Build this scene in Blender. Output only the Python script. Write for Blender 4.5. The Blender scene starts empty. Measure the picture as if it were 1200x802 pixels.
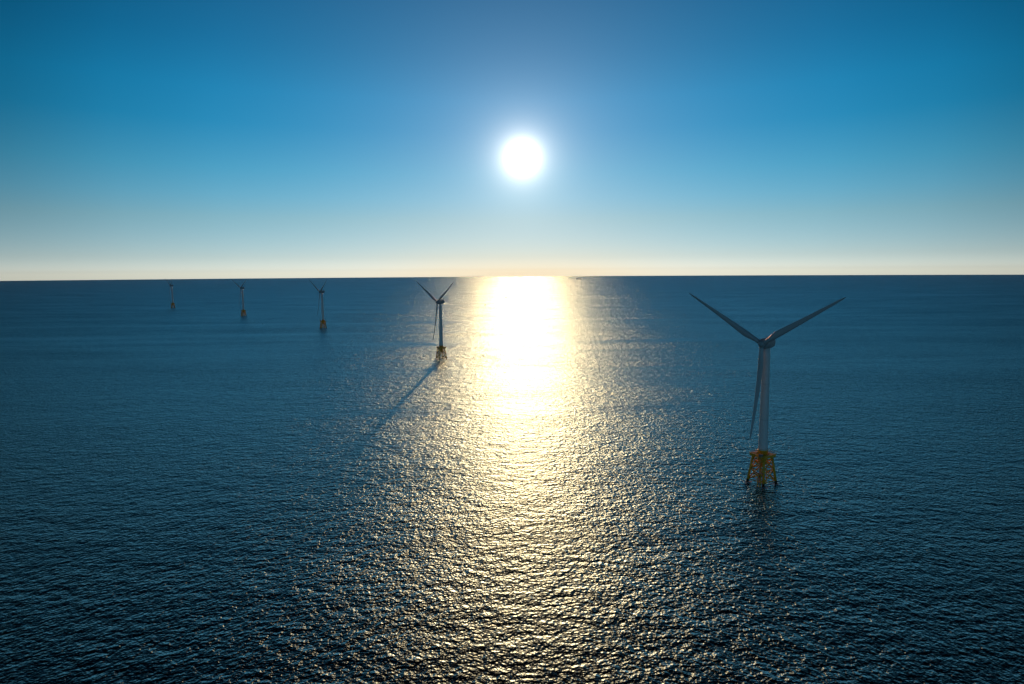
import bpy, bmesh, math, random
from math import radians as RAD, sin, cos, pi
from mathutils import Vector, Matrix

C = bpy.context.scene.collection
S = bpy.context.scene
random.seed(11)

# ------------------------------------------------------------------ camera
CAM_Z = 156.2
PITCH, ROLL = 6.293, 0.351
cam_d = bpy.data.cameras.new('camera')
cam_d.sensor_width = 36.0
cam_d.lens = 36.0 * 743.72 / 1200.0
cam_d.clip_start = 0.5
cam_d.clip_end = 120000.0
cam = bpy.data.objects.new('camera', cam_d)
C.objects.link(cam)
cam.matrix_world = (Matrix.Translation((0, 0, CAM_Z))
                    @ Matrix.Rotation(RAD(90 - PITCH), 4, 'X')
                    @ Matrix.Rotation(RAD(-ROLL), 4, 'Z'))
S.camera = cam

# ------------------------------------------------------------------ sun and sky
SUN_EL, SUN_AZ = 9.9, 1.0            # azimuth clockwise from +Y
SUN = Vector((sin(RAD(SUN_AZ)) * cos(RAD(SUN_EL)), cos(RAD(SUN_AZ)) * cos(RAD(SUN_EL)), sin(RAD(SUN_EL))))
SUN_STRENGTH = 3.1
SKY_STRENGTH = 0.14
EXPOSURE = -1.5
HAZE = 0.8e-5                        # per metre

sd = bpy.data.lights.new('sun', 'SUN')
sd.energy = SUN_STRENGTH
sd.angle = RAD(0.5)
sd.color = (1.0, 0.43, 0.19)
so = bpy.data.objects.new('sun', sd)
C.objects.link(so)
so.rotation_euler = (-SUN).to_track_quat('-Z', 'Y').to_euler()
so.location = SUN * 3000

world = bpy.data.worlds.new('World')
S.world = world
world.use_nodes = True
WT = world.node_tree
for n in list(WT.nodes):
    WT.nodes.remove(n)


def N(t, typ, **kw):
    n = t.nodes.new(typ)
    for k, v in kw.items():
        setattr(n, k, v)
    return n


def L(t, a, b):
    t.links.new(a, b)


def math_node(t, op, a, b=None, clamp=False):
    n = N(t, 'ShaderNodeMath', operation=op, use_clamp=clamp)
    for i, v in enumerate((a, b)):
        if v is None:
            continue
        if isinstance(v, (int, float)):
            n.inputs[i].default_value = v
        else:
            L(t, v, n.inputs[i])
    return n.outputs[0]


def vmath(t, op, a, b=None):
    n = N(t, 'ShaderNodeVectorMath', operation=op)
    for i, v in enumerate((a, b)):
        if v is None:
            continue
        if isinstance(v, (tuple, list, Vector)):
            n.inputs[i].default_value = tuple(v)
        else:
            L(t, v, n.inputs[i])
    return n


def mix_rgb(t, typ, fac, a, b):
    n = N(t, 'ShaderNodeMix', data_type='RGBA', blend_type=typ)
    n.clamp_factor = True
    for sock, v in ((n.inputs[0], fac), (n.inputs[6], a), (n.inputs[7], b)):
        if isinstance(v, (int, float)):
            sock.default_value = v
        elif isinstance(v, (tuple, list)):
            sock.default_value = (*v[:3], 1.0)
        else:
            L(t, v, sock)
    return n.outputs[2]


def ramp(t, fac, stops, interp='LINEAR'):
    n = N(t, 'ShaderNodeValToRGB')
    cr = n.color_ramp
    cr.interpolation = interp
    while len(cr.elements) < len(stops):
        cr.elements.new(0.5)
    for e, (p, c) in zip(cr.elements, stops):
        e.position = p
        e.color = (*c, 1.0)
    L(t, fac, n.inputs[0])
    return n.outputs[0]


sky = N(WT, 'ShaderNodeTexSky', sky_type='NISHITA')
sky.sun_disc = False
sky.sun_elevation = RAD(SUN_EL)
sky.sun_rotation = RAD(SUN_AZ)
sky.altitude = 100
sky.air_density = 0.4
sky.dust_density = 0.0
sky.ozone_density = 3.0
tc = N(WT, 'ShaderNodeTexCoord')
dirn = vmath(WT, 'NORMALIZE', tc.outputs['Generated']).outputs[0]
sep = N(WT, 'ShaderNodeSeparateXYZ')
L(WT, dirn, sep.inputs[0])
elev = math_node(WT, 'MULTIPLY', math_node(WT, 'ARCSINE', sep.outputs[2]), 180 / pi)      # degrees above the horizon
theta = math_node(WT, 'MULTIPLY', math_node(WT, 'ARCCOSINE', vmath(WT, 'DOT_PRODUCT', dirn, SUN).outputs['Value']), 180 / pi)
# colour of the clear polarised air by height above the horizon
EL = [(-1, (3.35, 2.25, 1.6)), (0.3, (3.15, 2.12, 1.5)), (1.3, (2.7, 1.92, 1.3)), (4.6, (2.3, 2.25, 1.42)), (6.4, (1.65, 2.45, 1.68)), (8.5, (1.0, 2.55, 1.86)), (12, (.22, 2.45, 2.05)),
      (14.5, (.1, 2.55, 2.2)), (18, (.02, 2.2, 2.0)), (22, (.02, 1.95, 1.85)), (28, (.02, 1.1, 1.3)), (36, (.02, .40, .60)), (60, (.05, .28, .4))]  # stops above the view lowered to darken the near water
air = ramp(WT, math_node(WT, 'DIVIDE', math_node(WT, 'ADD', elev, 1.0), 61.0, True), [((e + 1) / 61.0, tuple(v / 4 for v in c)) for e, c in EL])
# the sky darkens away from the sun; unseen sides dimmed for near water, back brightened for tower
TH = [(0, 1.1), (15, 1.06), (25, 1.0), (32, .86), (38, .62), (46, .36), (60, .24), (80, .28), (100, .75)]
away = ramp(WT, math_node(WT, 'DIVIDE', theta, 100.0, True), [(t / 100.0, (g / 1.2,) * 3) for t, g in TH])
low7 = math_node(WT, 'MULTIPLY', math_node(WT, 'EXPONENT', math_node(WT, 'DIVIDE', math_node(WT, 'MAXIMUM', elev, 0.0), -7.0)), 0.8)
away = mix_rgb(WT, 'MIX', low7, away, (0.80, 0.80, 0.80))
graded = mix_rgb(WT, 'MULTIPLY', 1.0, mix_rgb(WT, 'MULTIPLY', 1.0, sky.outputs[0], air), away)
# low air in front of the sun is warmer
low = math_node(WT, 'EXPONENT', math_node(WT, 'DIVIDE', math_node(WT, 'MAXIMUM', elev, 0.0), -1.3))
near = math_node(WT, 'EXPONENT', math_node(WT, 'MULTIPLY', math_node(WT, 'POWER', math_node(WT, 'DIVIDE', theta, 13.0), 4.0), -1.0))
graded = mix_rgb(WT, 'MULTIPLY', math_node(WT, 'MULTIPLY', low, near), graded, (1.0, 0.86, 0.68))
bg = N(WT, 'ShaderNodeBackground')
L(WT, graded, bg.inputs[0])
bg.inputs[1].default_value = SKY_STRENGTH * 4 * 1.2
# bright air round the sun itself (forward scattering)
core = math_node(WT, 'DIVIDE', 7.2, math_node(WT, 'ADD', math_node(WT, 'POWER', theta, 2.0), 0.12))
veil = math_node(WT, 'MULTIPLY', math_node(WT, 'EXPONENT', math_node(WT, 'DIVIDE', theta, -9.0)), 0.26)
bg2 = N(WT, 'ShaderNodeBackground')
bg2.inputs[0].default_value = (1.0, 0.90, 0.76, 1)
L(WT, math_node(WT, 'ADD', core, veil), bg2.inputs[1])
# warm scattering low down on the sun's side
glow = math_node(WT, 'EXPONENT', math_node(WT, 'MULTIPLY', math_node(WT, 'POWER', math_node(WT, 'DIVIDE', theta, 16.0), 2.0), -1.0))
glow = math_node(WT, 'MULTIPLY', glow, math_node(WT, 'EXPONENT', math_node(WT, 'DIVIDE', math_node(WT, 'MAXIMUM', elev, 0.0), -8.0)))
bg3 = N(WT, 'ShaderNodeBackground')
bg3.inputs[0].default_value = (1.0, 0.35, 0.0, 1)
L(WT, math_node(WT, 'MULTIPLY', glow, 0.7), bg3.inputs[1])
add0 = N(WT, 'ShaderNodeAddShader')
addw = N(WT, 'ShaderNodeAddShader')
wo = N(WT, 'ShaderNodeOutputWorld')
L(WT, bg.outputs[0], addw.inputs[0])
L(WT, bg2.outputs[0], add0.inputs[0])
L(WT, bg3.outputs[0], add0.inputs[1])
L(WT, add0.outputs[0], addw.inputs[1])
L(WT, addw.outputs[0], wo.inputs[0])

vs = S.view_settings
vs.view_transform = 'Standard'
vs.look = 'None'
vs.exposure = EXPOSURE
vs.gamma = 1.0
vs.use_curve_mapping = False

# ------------------------------------------------------------------ helpers


def new_mat(name):
    m = bpy.data.materials.new(name)
    m.use_nodes = True
    t = m.node_tree
    return m, t, t.nodes['Principled BSDF']


def noise(t, vec, scale, detail=2.0, rough=0.5, out=0):
    n = N(t, 'ShaderNodeTexNoise', noise_dimensions='3D')
    n.inputs['Scale'].default_value = scale
    n.inputs['Detail'].default_value = detail
    n.inputs['Roughness'].default_value = rough
    if vec is not None:
        L(t, vec, n.inputs['Vector'])
    return n.outputs[out]


def link(name, bm, mat, parent=None, smooth=False, label=None):
    me = bpy.data.meshes.new(name)
    bmesh.ops.recalc_face_normals(bm, faces=bm.faces)
    bm.to_mesh(me)
    bm.free()
    for p in me.polygons:
        p.use_smooth = smooth
    for m in (mat if isinstance(mat, (list, tuple)) else [mat]):
        me.materials.append(m)
    o = bpy.data.objects.new(name, me)
    C.objects.link(o)
    o.parent = parent
    if label:
        o['label'] = label
    return o


def ring(bm, c, ax, ay, pts):
    return [bm.verts.new(Vector(c) + ax * x + ay * y) for x, y in pts]


def loft(bm, rings, caps=True):
    for a, b in zip(rings, rings[1:]):
        n = len(a)
        for i in range(n):
            bm.faces.new((a[i], a[(i + 1) % n], b[(i + 1) % n], b[i]))
    if caps:
        bm.faces.new(rings[0])
        bm.faces.new(rings[-1])


def tube(bm, p, q, r0, r1=None, seg=10, caps=True):
    r1 = r0 if r1 is None else r1
    p, q = Vector(p), Vector(q)
    d = (q - p).normalized()
    ax = d.orthogonal().normalized()
    ay = d.cross(ax)
    cs = [(cos(2 * pi * i / seg), sin(2 * pi * i / seg)) for i in range(seg)]
    loft(bm, [ring(bm, p, ax, ay, [(x * r0, y * r0) for x, y in cs]), ring(bm, q, ax, ay, [(x * r1, y * r1) for x, y in cs])], caps)


def lathe(bm, prof, seg=40, axis='Z', off=(0, 0, 0)):
    off = Vector(off)
    ax, ay, az = {'Z': (Vector((1, 0, 0)), Vector((0, 1, 0)), Vector((0, 0, 1))),
                  'Y': (Vector((1, 0, 0)), Vector((0, 0, 1)), Vector((0, 1, 0)))}[axis]
    cs = [(cos(2 * pi * i / seg), sin(2 * pi * i / seg)) for i in range(seg)]
    loft(bm, [ring(bm, off + az * h, ax, ay, [(x * r, y * r) for x, y in cs]) for r, h in prof])


def box(bm, lo, hi, bevel=0.0):
    g = bmesh.ops.create_cube(bm, size=1.0)
    lo, hi = Vector(lo), Vector(hi)
    for v in g['verts']:
        v.co = Vector(((lo[i] + hi[i]) / 2 + v.co[i] * (hi[i] - lo[i]) for i in range(3)))
    if bevel:
        es = {e for v in g['verts'] for e in v.link_edges}
        bmesh.ops.bevel(bm, geom=list(es), offset=bevel, segments=3, affect='EDGES', profile=0.5)


def thing(name, label, cat, loc=(0, 0, 0), rz=0.0, group=None):
    o = bpy.data.objects.new(name, None)
    C.objects.link(o)
    o.location = loc
    o.rotation_euler = (0, 0, rz)
    o['label'] = label
    o['category'] = cat
    if group:
        o['group'] = group
    return o


def dup(o, parent=None):
    c = o.copy()
    C.objects.link(c)
    c.parent = parent
    for ch in list(o.children):
        dup(ch, c)
    return c


# ------------------------------------------------------------------ the sea
SEA_R = 22500.0


def wave_field(t, pos, lam, stretch, turn, slope, detail, rough, seed, eps):
    """slope vector (sx, sy) of a noise wave field with crests lying across the wind"""
    mp = N(t, 'ShaderNodeMapping', vector_type='TEXTURE')
    mp.inputs['Rotation'].default_value = (0, 0, RAD(turn))
    mp.inputs['Scale'].default_value = (lam * stretch, lam, lam)
    mp.inputs['Location'].default_value = (seed * 131.7, seed * 57.3, seed * 17.0)
    vals = []
    for d in ((0, 0, 0), (eps, 0, 0), (0, eps, 0)):
        p = vmath(t, 'ADD', pos, d).outputs[0]
        m2 = N(t, 'ShaderNodeMapping', vector_type='TEXTURE')
        for k in ('Rotation', 'Scale', 'Location'):
            m2.inputs[k].default_value = mp.inputs[k].default_value
        L(t, p, m2.inputs[0])
        vals.append(noise(t, m2.outputs[0], 1.0, detail, rough))
    t.nodes.remove(mp)
    k = slope * lam / eps
    sx = math_node(t, 'MULTIPLY', math_node(t, 'SUBTRACT', vals[1], vals[0]), k)
    sy = math_node(t, 'MULTIPLY', math_node(t, 'SUBTRACT', vals[2], vals[0]), k)
    return sx, sy


WAVES = [  # wavelength, crest stretch, turn, slope, detail, roughness, seed, eps
    (19.0, 1.7, -9.0, 0.09, 1.0, 0.5, 1, 0.8),
    (5.8, 1.5, 11.0, 0.31, 2.0, 0.5, 2, 0.3),
    (3.9, 1.6, -24.0, 0.17, 1.0, 0.5, 4, 0.18),
    (2.2, 1.1, 37.0, 0.49, 1.0, 0.5, 3, 0.1),
    (1.0, 1.1, -31.0, 0.47, 1.0, 0.5, 5, 0.06),
]
WATER_ROUGH = 0.36
WATER_COLOR = (0.0002, 0.009, 0.013)

mat_sea, t, bs = new_mat('sea_water')
geo = N(t, 'ShaderNodeNewGeometry')
pos = geo.outputs['Position']
sxs, sys_ = [], []
for w in WAVES:
    a, b = wave_field(t, pos, *w)
    sxs.append(a)
    sys_.append(b)
sx, sy = sxs[0], sys_[0]
for a, b in zip(sxs[1:], sys_[1:]):
    sx = math_node(t, 'ADD', sx, a)
    sy = math_node(t, 'ADD', sy, b)
# gusts: patches of rougher and calmer water a few hundred metres across
mpg = N(t, 'ShaderNodeMapping', vector_type='TEXTURE')
mpg.inputs['Scale'].default_value = (520, 170, 200)
mpg.inputs['Rotation'].default_value = (0, 0, RAD(-6))
L(t, pos, mpg.inputs[0])
gust = math_node(t, 'ADD', math_node(t, 'MULTIPLY', noise(t, mpg.outputs[0], 1.0, 3.0, 0.6), 1.1), 0.45)
mpk = N(t, 'ShaderNodeMapping', vector_type='TEXTURE')
mpk.inputs['Scale'].default_value = (1900, 85, 200)
mpk.inputs['Rotation'].default_value = (0, 0, RAD(5))
L(t, pos, mpk.inputs[0])
streak = ramp(t, noise(t, mpk.outputs[0], 1.0, 3.0, 0.6), [(0.34, (0.75, 0.75, 0.75)), (0.46, (1, 1, 1)), (0.7, (1.1, 1.1, 1.1))])
gust = math_node(t, 'MULTIPLY', gust, streak)
sx = math_node(t, 'MULTIPLY', sx, gust)
sy = math_node(t, 'MULTIPLY', sy, gust)
cmb = N(t, 'ShaderNodeCombineXYZ')
L(t, math_node(t, 'MULTIPLY', sx, -1.0), cmb.inputs[0])
L(t, math_node(t, 'MULTIPLY', sy, -1.0), cmb.inputs[1])
cmb.inputs[2].default_value = 1.0
nrm = vmath(t, 'NORMALIZE', cmb.outputs[0]).outputs[0]
# wave faces turned away from the eye are hidden behind crests: only faces turned towards it are seen
inc = geo.outputs['Incoming']
dn = math_node(t, 'MULTIPLY', math_node(t, 'MINIMUM', vmath(t, 'DOT_PRODUCT', nrm, inc).outputs['Value'], 0.0), -2.0)
vs_ = N(t, 'ShaderNodeVectorMath', operation='SCALE')
L(t, inc, vs_.inputs[0])
L(t, dn, vs_.inputs['Scale'])
nrm = vmath(t, 'NORMALIZE', vmath(t, 'ADD', nrm, vs_.outputs[0]).outputs[0]).outputs[0]
t.nodes.remove(bs)
glo = N(t, 'ShaderNodeBsdfAnisotropic', distribution='BECKMANN')
glo.inputs['Color'].default_value = (0.48, 0.84, 0.93, 1)
glo.inputs['Roughness'].default_value = WATER_ROUGH
dif = N(t, 'ShaderNodeBsdfDiffuse')
dif.inputs['Color'].default_value = (*WATER_COLOR, 1)
fre = N(t, 'ShaderNodeFresnel')
fre.inputs['IOR'].default_value = 1.333
mxs = N(t, 'ShaderNodeMixShader')
for sock in (glo.inputs['Normal'], dif.inputs['Normal'], fre.inputs['Normal']):
    L(t, nrm, sock)
L(t, fre.outputs[0], mxs.inputs[0])
L(t, dif.outputs[0], mxs.inputs[1])
L(t, glo.outputs[0], mxs.inputs[2])
L(t, mxs.outputs[0], t.nodes['Material Output'].inputs[0])

bm = bmesh.new()
rr = [0, 60, 150, 300, 600, 1200, 2500, 5000, 10000, 16000, SEA_R]
seg = 256
cen = bm.verts.new((0, 0, 0))
prev = None
for r in rr[1:]:
    cur = [bm.verts.new((r * cos(2 * pi * i / seg), r * sin(2 * pi * i / seg), 0)) for i in range(seg)]
    for i in range(seg):
        j = (i + 1) % seg
        if prev is None:
            bm.faces.new((cen, cur[i], cur[j]))
        else:
            bm.faces.new((prev[i], cur[i], cur[j], prev[j]))
    prev = cur
sea = link('sea', bm, mat_sea)
sea['kind'] = 'structure'
sea['label'] = 'dark blue rippled open sea with a path of sun glitter'

# ------------------------------------------------------------------ materials of the turbines


def paint(name, col, rough=0.45, dirt=(0.25, 0.2, 0.14), amount=0.25, streak=True):
    m, t, b = new_mat(name)
    tc = N(t, 'ShaderNodeTexCoord')
    mp = N(t, 'ShaderNodeMapping')
    mp.inputs['Scale'].default_value = (0.9, 0.9, 0.06 if streak else 0.9)
    L(t, tc.outputs['Object'], mp.inputs[0])
    n1 = noise(t, mp.outputs[0], 1.0, 4.0, 0.65)
    n2 = noise(t, tc.outputs['Object'], 0.35, 3.0, 0.6)
    f = ramp(t, math_node(t, 'MULTIPLY', n1, n2), [(0.24, (0, 0, 0)), (0.42, (1, 1, 1))])
    L(t, mix_rgb(t, 'MIX', math_node(t, 'MULTIPLY', f, amount), col, dirt), b.inputs['Base Color'])
    b.inputs['Roughness'].default_value = rough
    return m


M_WHITE = paint('tower_paint', (0.76, 0.76, 0.74), 0.4, amount=0.18)
M_BLADE = paint('blade_gelcoat', (0.50, 0.52, 0.53), 0.35, amount=0.10)
M_GREY = paint('nacelle_paint', (0.40, 0.42, 0.43), 0.45, amount=0.2, streak=False)
M_YELLOW = paint('foundation_yellow_paint', (0.95, 0.47, 0.03), 0.5, (0.20, 0.09, 0.03), 0.5)
M_STEEL = paint('galvanised_steel', (0.22, 0.22, 0.22), 0.55, amount=0.4)
M_SPLASH = paint('marine_growth', (0.018, 0.02, 0.016), 0.7, (0.05, 0.045, 0.02), 0.6, streak=False)
M_DARK = paint('dark_rubber', (0.03, 0.03, 0.032), 0.7, amount=0.3, streak=False)
M_HULL = paint('dark_hull_paint', (0.05, 0.055, 0.06), 0.5, amount=0.4, streak=False)
M_RED = paint('boot_top_red', (0.12, 0.025, 0.02), 0.6, amount=0.4, streak=False)
m_, t_, b_ = new_mat('dark_glass')
b_.inputs['Base Color'].default_value = (0.01, 0.012, 0.014, 1)
b_.inputs['Roughness'].default_value = 0.06
M_GLASS = m_

# ------------------------------------------------------------------ one wind turbine (rotor axis along -Y)
HUB_Z, BLADE_R, OVERHANG = 104.0, 69.5, 6.2
DECK_Z = 22.0
TILT, CONE = RAD(3.0), RAD(3.0)
LEG_TURN = -39.0                     # heading of the first jacket leg
FOOT_R, TOP_R = 10.0, 6.7            # half diagonals at the water and under the deck


def leg_at(k, z):
    a = RAD(LEG_TURN + 90 * k)
    r = FOOT_R + (TOP_R - FOOT_R) * (z / (DECK_Z - 2.0))
    return Vector((sin(a) * -r, -cos(a) * r, z))


def section(r):
    """chord, thickness ratio, twist of the blade at radius r"""
    def lerp(tab):
        for (a, va), (b, vb) in zip(tab, tab[1:]):
            if r <= b:
                f = (r - a) / (b - a)
                f = f * f * (3 - 2 * f) if tab is CH and b < 18 else f
                return va + (vb - va) * f
        return tab[-1][1]
    CH = [(0, 3.0), (4.0, 3.0), (15.0, 4.7), (25, 4.1), (40, 3.0), (55, 2.1), (64, 1.45), (67.5, 0.95), (69.2, 0.4), (69.5, 0.12)]
    TH = [(0, 1.0), (4.0, 1.0), (9, 0.66), (15.0, 0.38), (25, 0.27), (40, 0.21), (69.5, 0.18)]
    TW = [(0, 16), (15, 12), (30, 6), (50, 2), (69.5, -1)]
    return lerp(CH), lerp(TH), RAD(lerp(TW))


def airfoil(ch, th, n=16):
    pts = []
    blend = min(1.0, max(0.0, (1.0 - th) / 0.55))         # 0 = round root, 1 = airfoil
    for i in range(2 * n):
        a = 2 * pi * i / (2 * n)
        xc = 0.5 * (1 + cos(a))                            # 1 = trailing edge
        yt = 5 * th * (0.2969 * math.sqrt(xc) - 0.126 * xc - 0.3516 * xc ** 2 + 0.2843 * xc ** 3 - 0.1036 * xc ** 4)
        ya = (1 if a < pi else -1) * yt * ch + 0.03 * ch * 4 * xc * (1 - xc)
        xa = (xc - 0.32) * ch
        xr, yr = 0.5 * ch * cos(a), 0.5 * ch * sin(a)
        pts.append((xr + (xa - xr) * blend, yr + (ya - yr) * blend))
    return pts


def blade_mesh(ang):
    """a blade whose span points at angle ang in the rotor plane, hub centre at the origin, upwind is -Y"""
    bm = bmesh.new()
    rings = []
    span = Vector((cos(ang), 0, sin(ang)))
    chord = Vector((-sin(ang), 0, cos(ang)))
    up = Vector((0, -1, 0))
    for r in [1.3, 2.5, 4, 5.5, 7, 9, 11, 13, 15, 18, 21, 25, 29, 33, 38, 43, 48, 53, 57, 61, 64, 66, 67.5, 68.6, 69.2, 69.5]:
        ch, th, tw = section(r)
        bend = sin(CONE) * r + 4.0 * (r / BLADE_R) ** 2.2
        c = span * r + up * bend
        ax = chord * cos(tw) + up * sin(tw)
        ay = up * cos(tw) - chord * sin(tw)
        rings.append(ring(bm, c, ax, ay, airfoil(ch, th)))
    loft(bm, rings)
    return bm


def tilt_rotor(o):
    o.location = (0, -OVERHANG, HUB_Z)
    o.rotation_euler = (-TILT, 0, 0)


def build_turbine(label):
    T = thing('wind_turbine', label, 'wind turbine', group='wind turbines standing in a row in the sea')
    # --- jacket foundation
    for k in range(4):
        bm = bmesh.new()
        tube(bm, leg_at(k, 2.2), leg_at(k, DECK_Z - 0.6), 0.9, 0.82, 16)
        lg = link('jacket_leg', bm, M_YELLOW, T, True)
        bm = bmesh.new()
        tube(bm, leg_at(k, -9), leg_at(k, 2.4), 1.1, 1.02, 16)
        link('splash_zone', bm, M_SPLASH, lg, True, 'dark weed stained foot of the yellow leg')
    for k in range(4):
        bm = bmesh.new()
        j = (k + 1) % 4
        for z0, z1 in ((2.6, 11.2), (11.2, 18.8)):
            tube(bm, leg_at(k, z0), leg_at(j, z1), 0.40, seg=10)
            tube(bm, leg_at(j, z0), leg_at(k, z1), 0.40, seg=10)
        for z in (2.8, 11.2, 19.0):
            tube(bm, leg_at(k, z), leg_at(j, z), 0.32, seg=10)
        link('cross_bracing', bm, M_YELLOW, T, True)
    bm = bmesh.new()
    lathe(bm, [(2.0, 13.6), (3.1, 16.6), (3.45, 18.4), (3.45, 24.8), (3.75, 24.8), (3.75, 25.2)], 40)
    for k in range(4):
        tube(bm, leg_at(k, 20.4), (0, 0, 20.4), 0.95, 1.15, 12)
        tube(bm, leg_at(k, 15.6) * 1.0, (0, 0, 16.2), 0.4, 0.4, 10)
    link('transition_piece', bm, M_YELLOW, T, True)
    # deck turned with the legs
    rot = Matrix.Rotation(RAD(-LEG_TURN + 45), 4, 'Z')
    bm = bmesh.new()
    h = 6.6
    for (x0, y0, x1, y1) in ((-h, -h, h, -3.9), (-h, 3.9, h, h), (-h, -3.9, -3.9, 3.9), (3.9, -3.9, h, 3.9)):
        box(bm, (x0, y0, DECK_Z), (x1, y1, DECK_Z + 0.3))
    for y in (-h + 0.35, h - 0.35, -2.4, 2.4):
        box(bm, (-h + 0.1, y - 0.2, DECK_Z - 1.5), (h - 0.1, y + 0.2, DECK_Z - 0.003))
    for x in (-h + 0.35, h - 0.35):
        box(bm, (x - 0.2, -h + 0.6, DECK_Z - 1.45), (x + 0.2, h - 0.6, DECK_Z - 0.004))
    # laydown platform that sticks out over the boat landing
    box(bm, (-h - 3.4, -h, DECK_Z + 0.02), (-h - 0.003, -h + 5.2, DECK_Z + 0.28))
    tube(bm, (-h - 3.2, -h + 0.4, DECK_Z), (-h + 0.4, -h + 0.4, DECK_Z - 4.0), 0.2)
    tube(bm, (-h - 3.2, -h + 4.8, DECK_Z), (-h + 0.4, -h + 4.8, DECK_Z - 4.0), 0.2)
    bm.transform(rot)
    dk = link('access_deck', bm, M_YELLOW, T)
    bm = bmesh.new()
    loop = [(-h, -h + 5.2), (-h, h), (h, h), (h, -h), (-h - 3.4, -h), (-h - 3.4, -h + 5.2), (-h, -h + 5.2)]
    for (a, b) in zip(loop, loop[1:]):
        A, B = Vector((*a, 0)), Vector((*b, 0))
        nseg = max(1, round((B - A).length / 1.6))
        for z in (0.75, 1.3):
            tube(bm, A + Vector((0, 0, DECK_Z + z)), B + Vector((0, 0, DECK_Z + z)), 0.055, seg=6)
        for i in range(nseg):
            P = A.lerp(B, i / nseg)
            tube(bm, P + Vector((0, 0, DECK_Z + 0.27)), P + Vector((0, 0, DECK_Z + 1.33)), 0.06, seg=6)
    bm.transform(rot)
    link('railing', bm, M_YELLOW, dk)
    for lo, hi in (((-h - 3.0, -h + 0.5, DECK_Z + 0.281), (-h - 0.9, -h + 2.9, DECK_Z + 2.3)),
                   ((h - 2.6, h - 2.3, DECK_Z + 0.301), (h - 0.7, h - 0.6, DECK_Z + 2.2))):
        bm = bmesh.new()
        box(bm, lo, hi, 0.08)
        bm.transform(rot)
        link('equipment_cabinet', bm, M_STEEL, dk)
    bm = bmesh.new()
    px, py = -h - 2.6, -h + 4.2
    tube(bm, (px, py, DECK_Z + 0.28), (px, py, DECK_Z + 4.0), 0.26, 0.2, 12)
    tube(bm, (px, py, DECK_Z + 3.9), (px - 2.4, py - 3.0, DECK_Z + 5.0), 0.2, 0.12, 10)
    tube(bm, (px, py, DECK_Z + 2.2), (px - 1.2, py - 1.5, DECK_Z + 4.4), 0.1, 0.1, 8)
    tube(bm, (px - 2.35, py - 2.95, DECK_Z + 4.95), (px - 2.35, py - 2.95, DECK_Z + 2.2), 0.05, 0.05, 6)
    bm.transform(rot)
    link('davit_crane', bm, M_YELLOW, dk)
    # boat landing against one face, with ladder
    bm = bmesh.new()
    for y in (-h + 0.9, -h + 3.3):
        tube(bm, (-h - 2.6, y, -4), (-h - 2.0, y, 9.5), 0.34, 0.34, 12)
        for z in (2.6, 8.6):
            tube(bm, (-h - 2.4 + z * .03, y, z), (-h + 1.2 - z * 0.16 + 1.2, y + 1.2, z + 0.2), 0.2, 0.2, 8)
    tube(bm, (-h - 2.0, -h + 0.9, 9.4), (-h - 2.0, -h + 3.3, 9.4), 0.3, 0.3, 10)
    bm.transform(rot)
    link('boat_landing', bm, M_YELLOW, T, True)
    bm = bmesh.new()
    for y in (-h + 1.75, -h + 2.45):
        tube(bm, (-h - 2.3, y, -2), (-h - 1.6, y, DECK_Z + 1.2), 0.06, 0.06, 6)
    z = -1.6
    while z < DECK_Z + 1.0:
        x = -h - 2.3 + 0.7 * (z + 2) / (DECK_Z + 3.2)
        tube(bm, (x, -h + 1.75, z), (x, -h + 2.45, z), 0.035, 0.035, 5)
        z += 0.5
    bm.transform(rot)
    link('ladder', bm, M_STEEL, T)
    bm = bmesh.new()
    box(bm, (-h - 2.2, -h + 0.3, 9.75), (-h + 1.8, -h + 3.9, 9.95))
    tube(bm, (-h + 1.6, -h + 3.7, 9.85), (-h + 3.0, h - 3.2, 9.9), 0.22, 0.22, 8)
    bm.transform(rot)
    link('rest_platform', bm, M_STEEL, T)
    bm = bmesh.new()
    for i, (x, y) in enumerate(((2.2, -1.0), (2.9, 0.4))):
        tube(bm, (x * 1.25, y * 1.25, -9), (x, y, DECK_Z - 0.5), 0.24, 0.24, 8)
    link('cable_tube', bm, M_YELLOW, T, True)
    # --- tower
    bm = bmesh.new()
    prof = [(3.25, 25.201), (3.25, 27.0)]
    for i in range(1, 13):
        f = i / 12
        prof.append((3.25 - 0.75 * f, 27 + (HUB_Z - 3.6 - 27) * f))
    lathe(bm, prof, 56)
    tw = link('tower', bm, M_WHITE, T, True)
    for zf in (48.0, 74.5):
        bm = bmesh.new()
        r = 3.25 - 0.75 * (zf - 27) / (HUB_Z - 30.6)
        lathe(bm, [(r + 0.002, zf - .12), (r + .05, zf - .1), (r + .05, zf + .1), (r + 0.002, zf + .12)], 56)
        link('flange_ring', bm, M_GREY, tw, True)
    bm = bmesh.new()
    box(bm, (-0.55, -3.36, 25.5), (0.55, -3.15, 28.0), 0.06)
    bm.transform(Matrix.Rotation(RAD(-60), 4, 'Z'))
    link('door', bm, M_GREY, tw)
    # --- nacelle
    bm = bmesh.new()
    secs = []
    for y, w, h0, h1 in ((-2.4, 2.6, -2.6, 2.6), (-1.8, 3.0, -3.1, 3.0), (0, 3.25, -3.5, 3.35), (3.0, 3.25, -3.5, 3.35), (6.0, 3.0, -2.8, 3.3), (7.2, 2.4, -1.6, 3.0), (7.5, 2.0, -1.0, 2.7)):
        pts = []
        for i in range(28):
            a = 2 * pi * i / 28
            ca, sa = cos(a), sin(a)
            q = 4.0
            rr_ = (abs(ca) ** q + abs(sa) ** q) ** (-1 / q)
            pts.append((ca * rr_ * w, (h0 + h1) / 2 + sa * rr_ * (h1 - h0) / 2))
        secs.append(ring(bm, (0, y, HUB_Z), Vector((1, 0, 0)), Vector((0, 0, 1)), pts))
    loft(bm, secs)
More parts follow.
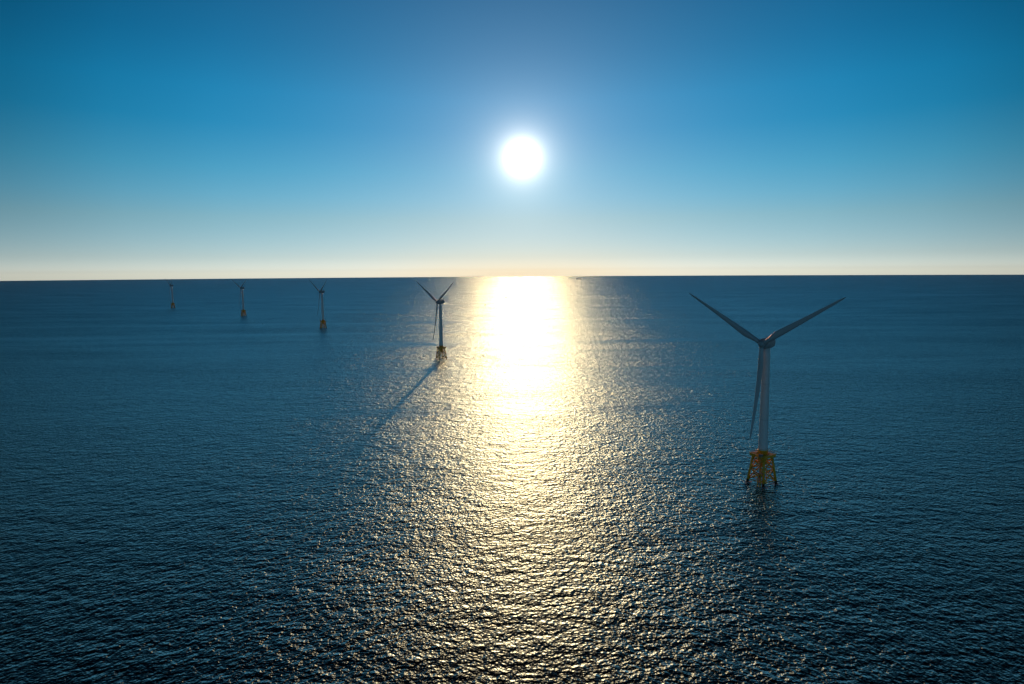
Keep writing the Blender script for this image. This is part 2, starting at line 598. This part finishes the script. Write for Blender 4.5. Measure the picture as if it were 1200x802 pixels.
    nac = link('nacelle', bm, M_GREY, T, True)
    bm = bmesh.new()
    lathe(bm, [(2.5, -1.9), (3.75, -1.8), (3.85, -1.4), (3.85, 0.5), (3.6, 0.9), (2.4, 1.0)], 48, 'Y', (0, -2.9, HUB_Z))
    link('generator_ring', bm, M_GREY, nac, True)
    bm = bmesh.new()
    box(bm, (-2.7, 2.2, HUB_Z + 3.45), (2.7, 7.2, HUB_Z + 3.7))
    for x, y in ((-2.6, 2.3), (2.6, 2.3), (-2.6, 7.1), (2.6, 7.1), (-2.6, 4.7), (2.6, 4.7), (0, 7.1)):
        tube(bm, (x, y, HUB_Z + 3.7), (x, y, HUB_Z + 4.9), 0.05, 0.05, 6)
    for z in (4.3, 4.85):
        for a, b in (((-2.6, 2.3), (-2.6, 7.1)), ((2.6, 2.3), (2.6, 7.1)), ((-2.6, 7.1), (2.6, 7.1))):
            tube(bm, (*a, HUB_Z + z), (*b, HUB_Z + z), 0.045, 0.045, 6)
    link('hoist_platform', bm, M_GREY, nac)
    bm = bmesh.new()
    tube(bm, (-1.4, 1.4, HUB_Z + 3.2), (-1.4, 1.4, HUB_Z + 5.6), 0.06, 0.05, 6)
    tube(bm, (-1.9, 1.4, HUB_Z + 5.2), (-0.9, 1.4, HUB_Z + 5.2), 0.05, 0.05, 6)
    link('wind_vane', bm, M_STEEL, nac)
    # --- rotor
    bm = bmesh.new()
    lathe(bm, [(0.05, -3.3), (0.9, -3.1), (1.7, -2.5), (2.25, -1.6), (2.5, -0.4), (2.5, 1.0), (2.2, 1.5)], 40, 'Y')
    for a in (30, 150, 270):
        tube(bm, (0, 0, 0), (cos(RAD(a)) * 2.9, -0.15, sin(RAD(a)) * 2.9), 1.75, 1.62, 28)
    hb = link('hub', bm, M_GREY, T, True)
    tilt_rotor(hb)
    for a in (30, 150, 270):
        bl = link('blade', blade_mesh(RAD(a)), M_BLADE, T, True)
        tilt_rotor(bl)
        bm = bmesh.new()
        sp = Vector((cos(RAD(a)), 0, sin(RAD(a))))
        tube(bm, sp * 2.7 + Vector((0, -.14, 0)), sp * 3.25 + Vector((0, -.17, 0)), 1.68, 1.68, 28)
        link('root_collar', bm, M_GREY, bl, True)
    return T


TURBINES = [  # x, y, heading of the rotor axis, label
    (184.0, 455.2, 53.3, 'nearest and largest white wind turbine on a yellow lattice foundation, right of the sun glitter'),
    (-128.0, 1138.4, 50.7, 'dark backlit wind turbine casting a long shadow beside the sun glitter'),
    (-535.0, 1794.0, 48.2, 'small wind turbine left of the dark backlit one, largest of the three far turbines'),
    (-988.0, 2335.8, 40.0, 'small wind turbine between the faintest one and the largest of the three far ones'),
    (-1563.0, 2929.6, 47.0, 'faintest and farthest wind turbine, leftmost of the whole row'),
]
proto = build_turbine(TURBINES[0][3])
for i, (x, y, yaw, lab) in enumerate(TURBINES):
    o = proto if i == 0 else dup(proto)
    o.location = (x, y, 0)
    o.rotation_euler = (0, 0, RAD(-yaw))
    o['label'] = lab

# ------------------------------------------------------------------ vessels


def hull_mesh(length, beam, free, draft=0.6, sheer=0.5, n=24):
    bm = bmesh.new()
    rings = []
    for i in range(n + 1):
        f = i / n
        x = (f - 0.5) * length
        w = beam / 2 * (1 - max(0.0, (f - 0.62) / 0.38) ** 2.2) * (0.86 + 0.14 * min(1, f / 0.15))
        w = max(w, 0.03)
        top = free + sheer * max(0.0, (f - 0.45) / 0.55) ** 2 + 0.15 * sheer * max(0, (0.2 - f) / 0.2)
        rk = 0.06 * length * max(0.0, (f - 0.8) / 0.2)
        rings.append([bm.verts.new((x + dx, y, z)) for dx, y, z in (
            (rk, w, top), (rk * .3, w * .96, 0.15 * free), (0, w * .55, -draft), (0, -w * .55, -draft), (rk * .3, -w * .96, 0.15 * free), (rk, -w, top))])
    loft(bm, rings)
    return bm


def small_boat(name, label, cat, loc, rz, length, hull_mat, cabin_mat, mast, group=None):
    b = thing(name, label, cat, loc, rz, group)
    beam, free = length * 0.32, length * 0.11
    link('hull', hull_mesh(length, beam, free, 0.4, length * .06), hull_mat, b)
    bm = bmesh.new()
    c0, c1 = -0.02 * length, 0.22 * length
    box(bm, (c0, -beam * .3, free - .05), (c1, beam * .3, free + length * .2), 0.12)
    box(bm, (c0 - .35, -beam * .34, free + length * .2 + .003), (c1 + .3, beam * .34, free + length * .2 + .12), 0.04)
    cb = link('wheelhouse', bm, cabin_mat, b)
    bm = bmesh.new()
    box(bm, (c0 + .2, -beam * .3 - .02, free + length * .11), (c1 + .02, beam * .3 + .02, free + length * .175))
    link('window', bm, M_GLASS, cb)
    if mast:
        bm = bmesh.new()
        tube(bm, (c0 - .6, 0, free - .1), (c0 - .6, 0, free + length * .52), 0.1, 0.06, 8)
        tube(bm, (c0 - .6, 0, free + length * .2), (-.42 * length, 0, free + length * .42), 0.07, 0.05, 8)
        link('mast', bm, M_STEEL, b)
    bm = bmesh.new()
    tube(bm, (0.3 * length, -beam * .28, free + .25 + length * .02), (0.52 * length, 0, free + .55 + length * .05), 0.04, seg=6)
    tube(bm, (0.3 * length, beam * .28, free + .25 + length * .02), (0.52 * length, 0, free + .55 + length * .05), 0.04, seg=6)
    link('bow_rail', bm, M_STEEL, b)
    return b


G = 'small boats on the open sea'
small_boat('fishing_boat', 'tiny dark fishing boat on the left edge of the bright sun path', 'boat', (-126, 3012, 0), RAD(62), 11, M_HULL, M_GREY, True, G)
small_boat('fishing_boat', 'tiny dark boat inside the white blaze of the sun path', 'boat', (-35, 3906, 0), RAD(15), 10, M_HULL, M_GREY, True, G)
small_boat('motorboat', 'tiny pale motorboat on blue water between the small turbines', 'boat', (-775, 1968, 0), RAD(140), 6, M_WHITE, M_WHITE, False, G)

ship = thing('cargo_ship', 'dark cargo ship on the horizon just right of the sun path', 'ship', (1385, 13200, 0), RAD(4))
link('hull', hull_mesh(106, 19, 10.5, 6, 4.0), M_HULL, ship)
bm = bmesh.new()
box(bm, (30, -8, 9.4), (43, 8, 22), 0.4)
box(bm, (31, -9.3, 22.003), (41, 9.3, 26), 0.3)
sh_ = link('bridge_house', bm, M_GREY, ship)
bm = bmesh.new()
box(bm, (30.8, -8.6, 23.3), (41.2, 8.6, 25))
link('window', bm, M_GLASS, sh_)
bm = bmesh.new()
lathe(bm, [(2.2, 25.8), (2.0, 33), (1.5, 33.4)], 16, 'Z', (33.5, 0, 0))
link('funnel', bm, M_RED, ship, True)
for x0 in (-48, -29, -10, 9):
    bm = bmesh.new()
    box(bm, (x0, -6.5, 9.3), (x0 + 15, 6.5, 11.8), 0.3)
    link('hatch_cover', bm, M_STEEL, ship)
for x0 in (-31.4, 6.6):
    bm = bmesh.new()
    tube(bm, (x0, 0, 9), (x0, 0, 24), 1.0, 0.8, 10)
    tube(bm, (x0, 0, 21), (x0 + 13, 0, 26), 0.6, 0.4, 8)
    link('deck_crane', bm, M_STEEL, ship)
bm = bmesh.new()
tube(bm, (38, 0, 25.9), (38, 0, 36), 0.5, 0.3, 8)
link('mast', bm, M_STEEL, ship)

# ------------------------------------------------------------------ broken water at the foot of the legs
m_, t_, b_ = new_mat('sea_foam')
tcf = N(t_, 'ShaderNodeTexCoord')
L(t_, ramp(t_, noise(t_, tcf.outputs['Object'], 2.2, 3.0, 0.6), [(0.35, (0.45, 0.5, 0.52)), (0.65, (0.86, 0.88, 0.88))]), b_.inputs['Base Color'])
b_.inputs['Roughness'].default_value = 0.6
bm = bmesh.new()
rnd = random.Random(4)
for ti, (x, y, yaw, lab) in enumerate(TURBINES[:3]):
    mat_t = Matrix.Translation((x, y, 0)) @ Matrix.Rotation(RAD(-yaw), 4, 'Z')
    for k in range(4):
        foot = mat_t @ leg_at(k, 0)
        for i in range(22):
            a, d = rnd.uniform(0, 2 * pi), 1.15 + abs(rnd.gauss(0, 1.5))
            c = foot + Vector((cos(a) * d - rnd.uniform(0, 1.5), sin(a) * d * 0.8, 0))
            r, st, rot_ = rnd.uniform(0.15, 0.75), rnd.uniform(1.2, 2.8), rnd.gauss(0, 0.5)
            n = 9
            ol = []
            for q in range(n):
                w = 2 * pi * q / n
                rad = r * rnd.uniform(0.65, 1.2)
                px, py = cos(w) * rad * st, sin(w) * rad
                ol.append((px * cos(rot_) - py * sin(rot_), px * sin(rot_) + py * cos(rot_)))
            lo = [bm.verts.new((c.x + px, c.y + py, -0.02)) for px, py in ol]
            hi = [bm.verts.new((c.x + px * .8, c.y + py * .8, 0.07)) for px, py in ol]
            loft(bm, [lo, hi])
foam = link('sea_foam', bm, m_)
foam['kind'] = 'stuff'
foam['label'] = 'flecks of white foam round the legs of the turbine foundations'

# ------------------------------------------------------------------ the air
bm = bmesh.new()
box(bm, (-24000, -24000, -1.0), (24000, 24000, 260.0))
m = bpy.data.materials.new('haze_air')
m.use_nodes = True
t = m.node_tree
t.nodes.remove(t.nodes['Principled BSDF'])
pv = N(t, 'ShaderNodeVolumePrincipled')
pv.inputs['Color'].default_value = (0.66, 0.95, 1.0, 1)
pv.inputs['Density'].default_value = HAZE
pv.inputs['Anisotropy'].default_value = 0.2
L(t, pv.outputs[0], t.nodes['Material Output'].inputs['Volume'])
haze = link('haze', bm, m)
haze['kind'] = 'stuff'
haze['label'] = 'thin sea haze paling the water towards the horizon'
